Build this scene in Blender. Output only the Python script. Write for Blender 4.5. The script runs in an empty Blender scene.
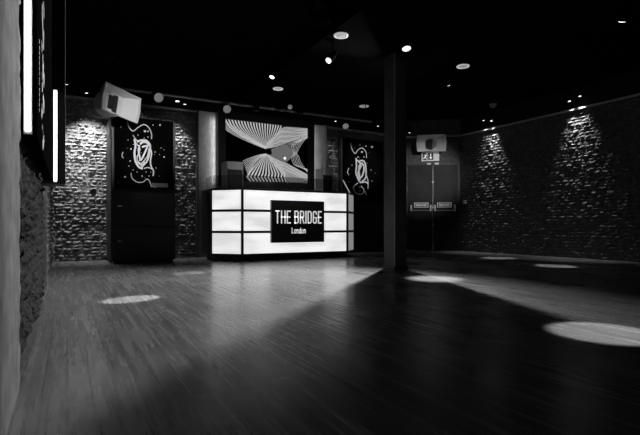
import bpy, bmesh, math, random
from mathutils import Vector, Matrix
random.seed(7)
SC = bpy.context.scene
COL = SC.collection
# ------------------------------------------------------------------ camera
F_PX, CX, HOR, CAM_Z = 460.0, 320.0, 226.0, 0.58
TH = math.radians(28.8)
FW = (math.sin(TH), math.cos(TH)); RT = (math.cos(TH), -math.sin(TH))
cd = bpy.data.cameras.new('camera'); cam = bpy.data.objects.new('camera', cd); COL.objects.link(cam)
cd.sensor_width = 36.0; cd.lens = 36.0 * F_PX / 640.0
cd.shift_y = (HOR - 217.5) / 640.0
cd.clip_start = 0.02
cam.location = (0, 0, CAM_Z)
cam.rotation_euler = (math.pi / 2, 0, -TH)
SC.camera = cam
# ------------------------------------------------------------------ world / exposure
w = bpy.data.worlds.new('world'); SC.world = w; w.use_nodes = True
w.node_tree.nodes['Background'].inputs[0].default_value = (0.02, 0.02, 0.02, 1)
w.node_tree.nodes['Background'].inputs[1].default_value = 0.1
SC.view_settings.view_transform = 'Standard'; SC.view_settings.look = 'None'
SC.view_settings.exposure = 0.0; SC.view_settings.gamma = 1.0
SC.view_settings.use_curve_mapping = False


def area(name, loc, rot, sx, sy, power, parent=None):
    l = bpy.data.lights.new(name, 'AREA'); l.shape = 'RECTANGLE'; l.size = sx; l.size_y = sy; l.energy = power
    o = bpy.data.objects.new(name, l); COL.objects.link(o); o.location = loc; o.rotation_euler = rot
    if parent: o.parent = parent
    return o


def spot(name, loc, aim, power, deg, blend=0.4, rad=0.03):
    l = bpy.data.lights.new(name, 'SPOT'); l.energy = power; l.spot_size = math.radians(deg)
    l.spot_blend = blend; l.shadow_soft_size = rad
    o = bpy.data.objects.new(name, l); COL.objects.link(o); o.location = loc
    d = Vector(aim) - Vector(loc)
    o.rotation_euler = d.to_track_quat('-Z', 'Y').to_euler()
    return o


def ray(px, py):
    u = (px - CX) / F_PX
    return (FW[0] + u * RT[0], FW[1] + u * RT[1], (HOR - py) / F_PX)


def at(px, py, Y=None, X=None, z=None):
    dx, dy, dz = ray(px, py)
    if Y is not None: t = Y / dy
    elif X is not None: t = X / dx
    else: t = (z - CAM_Z) / dz
    return Vector((dx * t, dy * t, CAM_Z + dz * t))


# room numbers (metres); X runs along the back wall, Y towards it
XL, XR, YB, YF, ZC = -0.22, 8.10, 8.65, -3.5, 3.10
CH_A, CH_B = Vector((7.13, 8.65, 0)), Vector((8.10, 7.88, 0))   # chamfered corner with the fire doors
TRIM_Z = 2.68
LIGHTS = {}

# ------------------------------------------------------------------ materials


def mat(name, base, rough=0.6, metal=0.0, emit=None, estr=0.0, spec=0.5, noise=None, bump=None, coat=0.0, alpha=None, trans=0.0):
    m = bpy.data.materials.new(name); m.use_nodes = True
    nt = m.node_tree; b = nt.nodes['Principled BSDF']
    c = (base, base, base, 1)
    b.inputs['Base Color'].default_value = c; b.inputs['Roughness'].default_value = rough
    b.inputs['Metallic'].default_value = metal; b.inputs['Specular IOR Level'].default_value = spec
    b.inputs['Coat Weight'].default_value = coat
    if trans: b.inputs['Transmission Weight'].default_value = trans
    if alpha is not None: b.inputs['Alpha'].default_value = alpha
    if emit is not None:
        b.inputs['Emission Color'].default_value = (emit, emit, emit, 1); b.inputs['Emission Strength'].default_value = estr
    tc = nt.nodes.new('ShaderNodeTexCoord')
    if noise:
        sc, lo, hi = noise
        n = nt.nodes.new('ShaderNodeTexNoise'); n.inputs['Scale'].default_value = sc; n.inputs['Detail'].default_value = 6
        r = nt.nodes.new('ShaderNodeValToRGB')
        r.color_ramp.elements[0].position = 0.3; r.color_ramp.elements[0].color = (lo, lo, lo, 1)
        r.color_ramp.elements[1].position = 0.7; r.color_ramp.elements[1].color = (hi, hi, hi, 1)
        nt.links.new(tc.outputs['Object'], n.inputs['Vector']); nt.links.new(n.outputs['Fac'], r.inputs[0])
        nt.links.new(r.outputs[0], b.inputs['Base Color'])
    if bump:
        sc, st, dist = bump
        n = nt.nodes.new('ShaderNodeTexNoise'); n.inputs['Scale'].default_value = sc; n.inputs['Detail'].default_value = 8
        bp = nt.nodes.new('ShaderNodeBump'); bp.inputs['Strength'].default_value = st; bp.inputs['Distance'].default_value = dist
        nt.links.new(tc.outputs['Object'], n.inputs['Vector']); nt.links.new(n.outputs['Fac'], bp.inputs['Height'])
        nt.links.new(bp.outputs[0], b.inputs['Normal'])
    return m


def floor_mat():
    m = bpy.data.materials.new('floor_boards'); m.use_nodes = True; nt = m.node_tree; N = nt.nodes; L = nt.links
    b = N['Principled BSDF']
    tc = N.new('ShaderNodeTexCoord')
    mp = N.new('ShaderNodeMapping'); mp.inputs['Rotation'].default_value = (0, 0, math.radians(90))
    L.new(tc.outputs['Object'], mp.inputs['Vector'])
    br = N.new('ShaderNodeTexBrick'); br.inputs['Scale'].default_value = 1.0
    br.inputs['Brick Width'].default_value = 1.6; br.inputs['Row Height'].default_value = 0.075
    br.inputs['Mortar Size'].default_value = 0.0025; br.inputs['Mortar Smooth'].default_value = 0.3
    br.inputs['Color1'].default_value = (0.16, 0.16, 0.16, 1); br.inputs['Color2'].default_value = (0.20, 0.20, 0.20, 1)
    br.inputs['Mortar'].default_value = (0.11, 0.11, 0.11, 1); br.offset = 0.37
    L.new(mp.outputs[0], br.inputs['Vector'])
    # grain stretched along the boards
    m2 = N.new('ShaderNodeMapping'); m2.inputs['Scale'].default_value = (22, 0.9, 1)
    L.new(tc.outputs['Object'], m2.inputs['Vector'])
    g = N.new('ShaderNodeTexNoise'); g.inputs['Scale'].default_value = 1.5; g.inputs['Detail'].default_value = 7; g.inputs['Roughness'].default_value = 0.65
    L.new(m2.outputs[0], g.inputs['Vector'])
    big = N.new('ShaderNodeTexNoise'); big.inputs['Scale'].default_value = 1.1; big.inputs['Detail'].default_value = 4
    L.new(tc.outputs['Object'], big.inputs['Vector'])
    mx = N.new('ShaderNodeMix'); mx.data_type = 'RGBA'; mx.blend_type = 'MULTIPLY'; mx.inputs['Factor'].default_value = 1.0
    rg = N.new('ShaderNodeValToRGB'); rg.color_ramp.elements[0].position = 0.3; rg.color_ramp.elements[0].color = (0.45, 0.45, 0.45, 1)
    rg.color_ramp.elements[1].position = 0.7; rg.color_ramp.elements[1].color = (1.1, 1.1, 1.1, 1)
    L.new(g.outputs['Fac'], rg.inputs[0]); L.new(br.outputs['Color'], mx.inputs['A']); L.new(rg.outputs[0], mx.inputs['B'])
    L.new(mx.outputs['Result'], b.inputs['Base Color'])
    # worn varnish: roughness varies along the boards and in wide scuffed patches
    ad = N.new('ShaderNodeMath'); ad.operation = 'ADD'; L.new(g.outputs['Fac'], ad.inputs[0]); L.new(big.outputs['Fac'], ad.inputs[1])
    mr = N.new('ShaderNodeMapRange'); mr.inputs['From Min'].default_value = 0.7; mr.inputs['From Max'].default_value = 1.3
    mr.inputs['To Min'].default_value = 0.17; mr.inputs['To Max'].default_value = 0.36
    L.new(ad.outputs[0], mr.inputs['Value']); L.new(mr.outputs[0], b.inputs['Roughness'])
    b.inputs['Specular IOR Level'].default_value = 0.6
    bp = N.new('ShaderNodeBump'); bp.inputs['Strength'].default_value = 0.18; bp.inputs['Distance'].default_value = 0.004
    a2 = N.new('ShaderNodeMath'); a2.operation = 'SUBTRACT'; L.new(g.outputs['Fac'], a2.inputs[0]); L.new(br.outputs['Fac'], a2.inputs[1])
    L.new(a2.outputs[0], bp.inputs['Height']); L.new(bp.outputs[0], b.inputs['Normal'])
    return m


def panel_mat():
    """back-lit milky panel: light inside is a little uneven"""
    m = bpy.data.materials.new('milky_lightbox'); m.use_nodes = True; nt = m.node_tree; N = nt.nodes; L = nt.links
    b = N['Principled BSDF']; b.inputs['Base Color'].default_value = (0.6, 0.6, 0.6, 1); b.inputs['Roughness'].default_value = 0.35
    tc = N.new('ShaderNodeTexCoord'); mp = N.new('ShaderNodeMapping'); mp.inputs['Scale'].default_value = (1.0, 1.0, 4.0)
    L.new(tc.outputs['Object'], mp.inputs['Vector'])
    n = N.new('ShaderNodeTexNoise'); n.inputs['Scale'].default_value = 1.6; n.inputs['Detail'].default_value = 2
    L.new(mp.outputs[0], n.inputs['Vector'])
    r = N.new('ShaderNodeMapRange'); r.inputs['From Min'].default_value = 0.35; r.inputs['From Max'].default_value = 0.62
    r.inputs['To Min'].default_value = 0.68; r.inputs['To Max'].default_value = 0.90
    L.new(n.outputs['Fac'], r.inputs['Value'])
    b.inputs['Emission Color'].default_value = (1, 1, 1, 1); L.new(r.outputs[0], b.inputs['Emission Strength'])
    return m


M = dict(
    floor=floor_mat(),
    ceil=mat('black_ceiling', 0.005, 1.0, spec=0.0, bump=(30, .2, .002)),
    plaster_dark=mat('black_plaster', 0.01, 0.8, spec=0.2, bump=(20, .3, .003)),
    plaster_grey=mat('grey_plaster', 0.4, 0.75, noise=(9, .36, .5), bump=(25, .3, .003)),
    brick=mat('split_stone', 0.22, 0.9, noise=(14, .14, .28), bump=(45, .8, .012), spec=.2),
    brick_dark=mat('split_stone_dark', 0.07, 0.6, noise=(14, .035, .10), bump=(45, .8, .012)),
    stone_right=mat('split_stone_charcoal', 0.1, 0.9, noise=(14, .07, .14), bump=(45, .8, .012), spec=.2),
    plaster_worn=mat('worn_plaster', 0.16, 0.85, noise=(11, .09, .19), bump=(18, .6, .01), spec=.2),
    stone_left=mat('split_stone_shaded', 0.03, 0.9, noise=(14, .015, .04), bump=(45, .8, .012), spec=.1),  # stone darkened in colour to offset the tube light falling there
    can=mat('matt_black_metal', 0.004, 1.0, spec=.0),
    trim=mat('pale_ledge', 0.4, 0.5),
    black=mat('black_satin', 0.012, 0.4, bump=(60, .05, .001)),
    black_gloss=mat('black_gloss', 0.003, 0.95, spec=0.0),
    black_cab=mat('black_cabinet', 0.012, 0.5, bump=(80, .1, .001)),
    steel_grey=mat('painted_steel', 0.06, 0.45, noise=(6, .04, .08)),
    chrome=mat('brushed_chrome', 0.6, 0.3, metal=0.9),
    rail=mat('aluminium_rail', 0.45, 0.4, metal=0.6),
    white=mat('white_plastic', 0.75, 0.5),
    white_paint=mat('white_paint', 0.85, 0.6),
    white_letter=mat('white_lettering', 0.8, 0.5, emit=1.0, estr=0.62),
    grey_patch=mat('grey_print', 0.2, 0.6),
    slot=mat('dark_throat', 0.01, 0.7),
    panel=panel_mat(),
    panel_dim=mat('dim_lightbox', 0.4, 0.35, emit=1.0, estr=0.22),
    edge_glint=mat('acrylic_edge_glint', 0.5, 0.3, emit=1.0, estr=0.30),  # emission stands in for the glint along the acrylic edge
    led=mat('led_tube', 0.9, 0.4, emit=1.0, estr=5.0),
    lens=mat('lit_lens', 0.9, 0.4, emit=1.0, estr=3.0),
    lens_mid=mat('half_lit_lens', 0.8, 0.3, emit=1.0, estr=1.3),
    lens_dim=mat('dim_lens', 0.5, 0.3, emit=1.0, estr=0.22),
    down_dim=mat('dim_diffuser', 0.4, 0.4, emit=1.0, estr=0.22),
    ring=mat('white_ring_added_glow', 0.7, 0.4, emit=1.0, estr=0.36),  # emission put in to lift the downlight rims; sign pictograms share it
    glass_glow=mat('frosted_glass_added_glow', 0.5, 0.35, emit=1.0, estr=0.12),  # unlit lens glass given a faint emission so it shows grey
    screen=mat('black_screen', 0.003, 0.9, spec=0.03),
    pic=mat('picture_light', 0.0, 0.6, emit=1.0, estr=0.42),
    pic_hi=mat('picture_light_bright', 0.0, 0.6, emit=1.0, estr=0.50),
    pic_lo=mat('picture_light_dull', 0.0, 0.6, emit=1.0, estr=0.13),
    exit_face=mat('exit_sign_face', 0.6, 0.4, emit=1.0, estr=0.12),
    exit_dark=mat('exit_sign_dark', 0.02, 0.5),
    grey_box=mat('grey_speaker', 0.50, 0.45),
    smoke=mat('smoked_acrylic', 0.02, 0.05, alpha=0.30),
)

# ------------------------------------------------------------------ mesh helpers


class MB:
    def __init__(s): s.bm = bmesh.new()

    def box(s, a, b, bev=0.0):
        a = Vector(a); b = Vector(b)
        r = bmesh.ops.create_cube(s.bm, size=1.0)
        vs = r['verts']
        for v in vs:
            v.co = Vector(((a[i] + b[i]) / 2 + v.co[i] * abs(b[i] - a[i]) for i in range(3)))
        if bev:
            es = list({e for v in vs for e in v.link_edges})
            bmesh.ops.bevel(s.bm, geom=es, offset=bev, segments=2, affect='EDGES', profile=0.6)
        return s

    def obox(s, c, ax, ay, az, bev=0.0):
        """box from centre and three half-axis vectors"""
        c, ax, ay, az = Vector(c), Vector(ax), Vector(ay), Vector(az)
        r = bmesh.ops.create_cube(s.bm, size=2.0)
        for v in r['verts']:
            p = v.co.copy(); v.co = c + ax * p.x + ay * p.y + az * p.z
        if bev:
            es = list({e for v in r['verts'] for e in v.link_edges})
            bmesh.ops.bevel(s.bm, geom=es, offset=bev, segments=2, affect='EDGES', profile=0.6)
        return s

    def tube(s, pts, r, n=10, cap=True):
        pts = [Vector(p) for p in pts]; rings = []
        for i, p in enumerate(pts):
            d = (pts[min(i + 1, len(pts) - 1)] - pts[max(i - 1, 0)]).normalized()
            up = Vector((0, 0, 1)) if abs(d.z) < .95 else Vector((1, 0, 0))
            x = d.cross(up).normalized(); y = x.cross(d)
            rr = r[i] if isinstance(r, (list, tuple)) else r
            rings.append([s.bm.verts.new(p + (x * math.cos(2 * math.pi * k / n) + y * math.sin(2 * math.pi * k / n)) * rr) for k in range(n)])
        for a, b in zip(rings, rings[1:]):
            for k in range(n): s.bm.faces.new((a[k], a[(k + 1) % n], b[(k + 1) % n], b[k]))
        if cap: s.bm.faces.new(rings[0][::-1]); s.bm.faces.new(rings[-1])
        return s

    def lathe(s, prof, n=24, M4=None):
        """profile (r,z) about local Z"""
        rings = []
        for r, z in prof:
            ring = []
            for k in range(n):
                a = 2 * math.pi * k / n
                p = Vector((r * math.cos(a), r * math.sin(a), z))
                if M4: p = M4 @ p
                ring.append(s.bm.verts.new(p))
            rings.append(ring)
        for a, b in zip(rings, rings[1:]):
            for k in range(n): s.bm.faces.new((a[k], a[(k + 1) % n], b[(k + 1) % n], b[k]))
        s.bm.faces.new(rings[0][::-1]); s.bm.faces.new(rings[-1])
        return s

    def poly(s, pts):
        s.bm.faces.new([s.bm.verts.new(Vector(p)) for p in pts]); return s

    def prism(s, pts, d):
        d = Vector(d); a = [s.bm.verts.new(Vector(p)) for p in pts]; b = [s.bm.verts.new(Vector(p) + d) for p in pts]
        s.bm.faces.new(a[::-1]); s.bm.faces.new(b); n = len(a)
        for k in range(n): s.bm.faces.new((a[k], a[(k + 1) % n], b[(k + 1) % n], b[k]))
        return s

    def ribbon(s, pts, wd, fr):
        """flat painted line through 2-D points; fr maps (u,v)->Vector; wd may taper"""
        P = [Vector((p[0], p[1])) for p in pts]; L, R = [], []
        for i, p in enumerate(P):
            a = (P[i] - P[i - 1]).normalized() if i > 0 else None
            b = (P[i + 1] - P[i]).normalized() if i < len(P) - 1 else None
            if a is None: a = b
            if b is None: b = a
            t = (a + b)
            t = t.normalized() if t.length > 1e-6 else a
            nrm = Vector((-t.y, t.x)); k = 1 / max(0.6, abs(t.dot(a)))
            ww = (wd[i] if isinstance(wd, (list, tuple)) else wd) / 2 * k
            L.append(p + nrm * ww); R.append(p - nrm * ww)
        vl = [s.bm.verts.new(fr(q.x, q.y)) for q in L]; vr = [s.bm.verts.new(fr(q.x, q.y)) for q in R]
        for i in range(len(P) - 1):
            s.bm.faces.new((vl[i], vl[i + 1], vr[i + 1], vr[i]))
        return s

    def build(s, name, m, parent=None, smooth=False, recalc=True, local=None):
        if recalc: bmesh.ops.recalc_face_normals(s.bm, faces=s.bm.faces[:])
        me = bpy.data.meshes.new(name)
        if local is not None:
            bmesh.ops.translate(s.bm, verts=s.bm.verts[:], vec=-Vector(local))
        s.bm.to_mesh(me); s.bm.free()
        me.materials.append(m)
        if smooth:
            for p in me.polygons: p.use_smooth = True
            me.set_sharp_from_angle(angle=math.radians(35))
        o = bpy.data.objects.new(name, me); COL.objects.link(o)
        if parent: o.parent = parent
        return o


def part(o, parent):
    """parent keeping world placement of a mesh written in world coordinates (things sit unrotated)"""
    o.parent = parent; o.location = o.location - parent.location
    return o


def thing(name, label, cat, loc=(0, 0, 0), group=None):
    o = bpy.data.objects.new(name, None); COL.objects.link(o); o.location = loc
    o.empty_display_size = 0.1
    o['label'] = label; o['category'] = cat
    if group: o['group'] = group
    return o


def tag(o, label, cat, group=None):
    o['label'] = label; o['category'] = cat
    if group: o['group'] = group
    return o


def struct(o, label=None):
    o['kind'] = 'structure'
    if label: o['label'] = label
    return o


def bez(p0, p1, p2, p3, n=12):
    out = []
    for i in range(n + 1):
        t = i / n; a = (1 - t) ** 3; b = 3 * (1 - t) ** 2 * t; c = 3 * (1 - t) * t * t; d = t ** 3
        out.append((a * p0[0] + b * p1[0] + c * p2[0] + d * p3[0], a * p0[1] + b * p1[1] + c * p2[1] + d * p3[1]))
    return out


def smoothline(pts, n=6):
    """Catmull-Rom through points"""
    P = [pts[0]] + list(pts) + [pts[-1]]; out = []
    for i in range(1, len(P) - 2):
        for k in range(n):
            t = k / n; q = []
            for c in (0, 1):
                a, b, d, e = P[i - 1][c], P[i][c], P[i + 1][c], P[i + 2][c]
                q.append(.5 * (2 * b + (d - a) * t + (2 * a - 5 * b + 4 * d - e) * t * t + (3 * b - a - 3 * d + e) * t ** 3))
            out.append(tuple(q))
    out.append(tuple(pts[-1])); return out


# ------------------------------------------------------------------ room shell
o = MB().box((XL - .3, YF - .2, -.1), (XR + .3, YB + .3, 0)).build('floor', M['floor']); struct(o, 'worn dark varnished board floor')
o = MB().box((XL - .3, YF - .2, ZC), (XR + .3, YB + .3, ZC + .1)).build('ceiling', M['ceil']); struct(o, 'black painted ceiling')
o = MB().box((2.75, YF, 2.88), (4.75, YB, ZC)).build('trim_1', M['ceil']); struct(o, 'wide black dropped beam along the ceiling above the pillar')


def brick_wall(name, A, B, nrm, z0, z1, m, parent, bw=.11, bh=.056, amp=.042):
    """rough split-stone courses; every stone is its own proud lump, all one mesh (surface pattern)"""
    A, B, nrm = Vector(A), Vector(B), Vector(nrm); Lw = (B - A).length; ud = (B - A).normalized(); mb = MB(); bm = mb.bm
    rows = int(round((z1 - z0) / bh)); bh = (z1 - z0) / rows
    for r in range(rows):
        x = -random.uniform(0, bw)
        while x < Lw:
            wdt = bw * random.uniform(.6, 1.45); xa, xb = max(0, x), min(Lw, x + wdt); x += wdt
            if xb - xa < .01: continue
            za, zb = z0 + r * bh, z0 + (r + 1) * bh
            za += random.uniform(-.012, .012) if r else 0
            g = .004
            base = [(xa, za), (xb, za), (xb, zb), (xa, zb)]
            d0 = random.uniform(.15, 1) * amp
            nx, nz = 4, 3
            grid = []
            for j in range(nz + 1):
                row = []
                for i in range(nx + 1):
                    fx, fz = i / nx, j / nz
                    edge = min(fx, 1 - fx) * nx < .5 or min(fz, 1 - fz) * nz < .5
                    dd = (d0 * .35 if edge else d0 + random.uniform(-.35, .35) * amp)
                    px = xa + g + (xb - xa - 2 * g) * fx + (0 if edge else random.uniform(-.008, .008))
                    pz = za + g + (zb - za - 2 * g) * fz
                    p = A + ud * px + nrm * max(0.002, dd); p.z = pz
                    row.append(bm.verts.new(p))
                grid.append(row)
            for j in range(nz):
                for i in range(nx):
                    bm.faces.new((grid[j][i], grid[j][i + 1], grid[j + 1][i + 1], grid[j + 1][i]))
    # mortar sheet behind the stones
    C0 = A.copy(); C0.z = z0; C1 = B.copy(); C1.z = z0; C2 = B.copy(); C2.z = z1; C3 = A.copy(); C3.z = z1
    mb.poly([C0 + nrm * .003, C1 + nrm * .003, C2 + nrm * .003, C3 + nrm * .003])
    o = mb.build(name, m, parent, recalc=False)
    return o


# back wall
wb = MB().box((XL - .3, YB, 0), (CH_A.x + .02, YB + .25, ZC)).build('wall_back', M['plaster_grey']); struct(wb, 'back wall of split stone and grey plaster')
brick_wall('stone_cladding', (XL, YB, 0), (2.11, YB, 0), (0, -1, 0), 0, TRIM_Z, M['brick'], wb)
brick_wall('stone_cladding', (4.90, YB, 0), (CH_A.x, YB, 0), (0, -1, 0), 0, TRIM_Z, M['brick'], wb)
MB().box((XL, YB - .01, 2.74), (CH_A.x, YB + .02, ZC)).build('upper_band', M['plaster_dark'], wb)
# edge posts of the smooth bays
for x in (2.12, 4.885):
    MB().box((x - .02, YB - .085, 0), (x + .02, YB, 2.75)).build('edge_post', M['steel_grey'], wb)
# pale ledge
mb = MB(); mb.box((XL, YB - .09, TRIM_Z), (2.10, YB, TRIM_Z + .035)).box((4.90, YB - .09, TRIM_Z), (CH_A.x, YB, TRIM_Z + .035))
struct(mb.build('trim_2', M['trim']), 'pale ledge along the top of the back wall')
# chamfer wall with the doors
cd_ = (CH_B - CH_A).normalized(); cn = Vector((-cd_.y, cd_.x, 0)) * -1    # towards the room
if cn.dot(Vector((-1, -1, 0))) < 0: cn = -cn
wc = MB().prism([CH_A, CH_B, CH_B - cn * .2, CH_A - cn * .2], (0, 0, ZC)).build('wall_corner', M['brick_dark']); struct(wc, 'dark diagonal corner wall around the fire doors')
mb = MB(); mb.obox((CH_A + CH_B) / 2 + cn * .03 + Vector((0, 0, TRIM_Z + .0175)), cd_ * .6, cn * .03, (0, 0, .0175))
struct(mb.build('trim_3', M['trim']), 'pale ledge above the fire doors')
# right wall
wr = MB().box((XR, YF, 0), (XR + .25, CH_B.y, ZC)).build('wall_right', M['plaster_dark']); struct(wr, 'right wall of dark split stone')
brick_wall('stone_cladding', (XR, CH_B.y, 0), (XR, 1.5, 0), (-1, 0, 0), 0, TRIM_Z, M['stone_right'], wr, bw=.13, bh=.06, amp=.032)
struct(MB().box((XR - .055, 1.5, TRIM_Z), (XR, CH_B.y, TRIM_Z + .03)).build('trim_4', M['trim']), 'pale ledge along the top of the right wall')
# front wall behind the viewer
struct(MB().box((XL - .3, YF - .2, 0), (XR + .3, YF, ZC)).build('wall_front', M['plaster_dark']))
# left wall
wl = MB().box((XL - .25, YF, 0), (XL, YB, ZC)).build('wall_left', M['plaster_dark']); struct(wl, 'left wall, plaster near the viewer and dark stone beyond')
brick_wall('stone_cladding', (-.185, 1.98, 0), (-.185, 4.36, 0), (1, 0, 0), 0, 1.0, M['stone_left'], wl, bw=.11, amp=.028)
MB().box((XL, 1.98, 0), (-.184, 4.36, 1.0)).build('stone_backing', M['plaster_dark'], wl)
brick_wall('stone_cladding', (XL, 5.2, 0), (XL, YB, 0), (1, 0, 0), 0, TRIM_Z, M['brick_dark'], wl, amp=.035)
# broken-edged plaster skin on the near end
edge = []
random.seed(3)
for i in range(90):
    z = ZC * i / 89; edge.append((1.975 + random.uniform(-.06, .03) + (.012 * math.sin(z * 9)), z))
pts = [Vector((XL, .4, 0))] + [Vector((XL, y, z)) for y, z in edge] + [Vector((XL, .4, ZC))]
MB().prism(pts, (.072, 0, 0)).build('plaster_skin', M['plaster_worn'], wl)
struct(MB().box((XL, 4.38, 0), (XL + .045, 5.18, ZC)).build('trim_5', M['black']), 'flat black post on the left wall')

# ------------------------------------------------------------------ pillar
pl = thing('pillar', 'square dark steel pillar standing alone on the floor beside the lit booth', 'pillar', (3.9, 4.975, 0))
part(MB().box((3.80, 4.86, 0), (4.0, 5.09, 2.88), .006).build('shaft', M['steel_grey']), pl)
part(MB().box((3.785, 4.845, 0), (4.015, 5.105, .05), .004).build('base_collar', M['black']), pl)
part(MB().box((3.797, 4.855, .05), (3.806, 4.864, 2.88)).build('corner_bead', M['rail']), pl)

# ------------------------------------------------------------------ left wall: two black panels with LED tubes
p1 = thing('wall_panel', 'tall black glossy art panel on the left wall nearest the viewer', 'panel', (XL, 2.9, .9))
part(MB().box((XL, 2.05, 1.0), (-.10, 3.93, 3.08), .004).box((-.15, 2.05, .92), (-.10, 3.93, 1.005), .004).build('backing_board', M['black_gloss']), p1)
frP = lambda u, v: Vector((-.0985, u, v))
mb = MB(); random.seed(11)
for k in range(60):
    z = .96 + .75 * k / 60 + random.uniform(-.01, .01); y = 2.50 + .07 * math.sin(k * .5) + random.uniform(-.07, .07)
    r = random.choice((.006, .009, .012, .02)); e = random.uniform(.8, 2.0)
    mb.poly([frP(y + r * 1.6 * math.cos(a * .785) * random.uniform(.6, 1.3), z + r * e * math.sin(a * .785)) for a in range(8)])
for k in range(14):
    z = 1.05 + .3 * k / 14; y = 2.18 + random.uniform(-.02, .02)
    mb.poly([frP(y + .012 * math.cos(a * .785), z + .009 * math.sin(a * .785)) for a in range(8)])
part(mb.build('splatter_paint', M['white_paint'], recalc=False), p1)
p2 = thing('wall_panel', 'narrow black box panel on the left wall beyond the nearer panel', 'panel', (XL, 4.1, .9))
part(MB().box((XL, 4.02, .90), (-.012, 4.30, 3.08), .004).build('panel_box', M['black']), p2)


def led(name, x0, x1, y, z0, z1, label):
    t = thing(name, label, 'light', ((x0 + x1) / 2, y, z0), 'upright LED tubes on the left wall')
    part(MB().box((x0 - .004, y, z0 - .01), (x1 + .004, y + .014, z1 + .01)).build('channel', M['rail']), t)
    cx = (x0 + x1) / 2; r = (x1 - x0) / 2
    part(MB().tube([(cx, y - r * .5, z0), (cx, y - r * .5, z1)], r, 12).build('tube', M['led'], smooth=True), t)
    return t


led('led_tube', -.1385, -.1195, 2.034, .935, 3.05, 'wide bright upright LED tube at the near end of the left wall')
led('led_tube', -.088, -.068, 4.004, .92, 1.60, 'thin shorter upright LED tube farther along the left wall')

# ------------------------------------------------------------------ stage box cabinets with splatter pictures


def dots(mb, fr, pts, rr=(.003, .010)):
    for (u, v) in pts:
        r = random.uniform(*rr); a0 = random.uniform(0, 3); e = random.uniform(.6, 1.6)
        mb.poly([fr(u + math.cos(a0 + k * math.pi / 4) * r, v + math.sin(a0 + k * math.pi / 4) * r * e) for k in range(8)])


def cabinet(x0, x1, label, piclabel, yf=7.62, zt=2.27, trimmed=False):
    yb = YB - .06
    t = thing('tall_cabinet', label, 'cabinet', ((x0 + x1) / 2, yf, 0), 'tall black cabinets beside the booth')
    mb = MB(); mb.box((x0, yf + .03, .04), (x1, yb, zt)); mb.box((x0 + .03, yf + .05, 0), (x1 - .03, yb, .04))
    part(mb.build('carcass', M['black_cab']), t)
    for za, zb in ((.055, .555), (.59, 1.09)):
        d = part(MB().box((x0 + .012, yf, za), (x1 - .012, yf + .028, zb), .004).build('door', M['black_cab']), t)
        h = MB().box((x0 + .09, yf - .02, (za + zb) / 2 + .035), (x0 + .15, yf, (za + zb) / 2 + .055), .004).build('handle', M['chrome'])
        h.parent = d; h.location = -Vector(t.location)
        h.matrix_parent_inverse = Matrix.Identity(4); h.location = -(Vector(t.location) + d.location) + Vector((0, 0, 0))
    for z in (.572, 1.11):
        part(MB().box((x0 + .005, yf - .004, z - .008), (x1 - .005, yf + .03, z + .008)).build('rail', M['black']), t)
    part(MB().box((x0 + .012, yf + .0, 1.13), (x0 + .04, yf + .03, zt - .01)).build('upright', M['black']), t)
    part(MB().box((x1 - .04, yf + .0, 1.13), (x1 - .012, yf + .03, zt - .01)).build('upright', M['black']), t)
    # the picture is hung on the front
    pc = thing('picture', piclabel, 'picture', ((x0 + x1) / 2, yf, 1.16), 'splatter pictures')
    part(MB().box((x0 + .045, yf - .03, 1.15), (x1 - .045, yf - .004, zt - .02)).build('canvas', M['screen']), pc)
    if trimmed:
        mb = MB(); e = .012
        mb.box((x0, yf - .035, 1.13), (x0 + e, yf - .004, zt)).box((x1 - e, yf - .035, 1.13), (x1, yf - .004, zt)).box((x0, yf - .035, zt - e), (x1, yf - .004, zt))
        part(mb.build('picture_edge', M['steel_grey']), pc)
    return t, pc, yf - .0315


def splatter(pc, yf, lines, spots, name='paint_strokes'):
    fr0 = lambda px, py: (lambda p: Vector((p.x, yf, p.z)))(at(px, py, Y=yf))
    mb = MB()
    for pts, wd in lines:
        mb.ribbon(smoothline(pts, 5), wd * (1.35 if wd > .95 else 1.1), fr0)
    for (px, py, r) in spots:
        a0 = random.uniform(0, 3)
        mb.poly([fr0(px + math.cos(a0 + k * math.pi / 4) * r * random.uniform(.6, 1.3), py + math.sin(a0 + k * math.pi / 4) * r * random.uniform(.6, 1.3)) for k in range(8)])
    part(mb.build(name, M['white_paint'], recalc=False), pc)


random.seed(21)
c1, pic1, yf = cabinet(.585, 1.535, 'tall black two-door cabinet against the stone wall left of the booth',
                       'black picture with white paint splatter hanging left of the booth')
L1 = []
L1 += [([(127, 121), (129, 127), (133, 131), (138, 127.5), (144, 124.5), (149, 128), (151.5, 134), (151.5, 139)], .9)]
L1 += [([(134.5, 139), (135.5, 146), (134.5, 153), (135.5, 161), (139, 167), (143, 168.5)], 1.5)]
L1 += [([(137, 142), (140.5, 140.5), (146, 140.5), (150, 145), (149.5, 153), (147, 161), (141.5, 167)], 1.3)]
L1 += [([(139.5, 145), (138.5, 150), (139.5, 156), (141, 160), (146, 150), (147, 146), (142, 147)], 1.3)]
L1 += [([(136, 143), (140, 149), (137, 158), (140, 164), (147, 157), (149, 148)], .9)]
L1 += [([(149.5, 146), (151.5, 153), (150.5, 160), (151, 166), (153.5, 171), (153, 176)], 1.0)]
L1 += [([(133, 135), (135.5, 139), (139, 142)], .8), ([(144, 168.5), (148, 167.5), (152, 169)], .9)]
L1 += [([(140, 144), (143, 142), (147, 142.5), (149, 146)], 1.6), ([(138, 162), (142, 165), (145, 162)], 1.5)]
L1 += [([(131, 173), (132, 178), (137, 182), (143, 182), (147, 179), (150, 182), (151.5, 187)], .8)]
L1 += [([(123, 152), (122, 156), (123.5, 158)], .7), ([(152, 186), (156, 187.5)], .8)]
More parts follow.
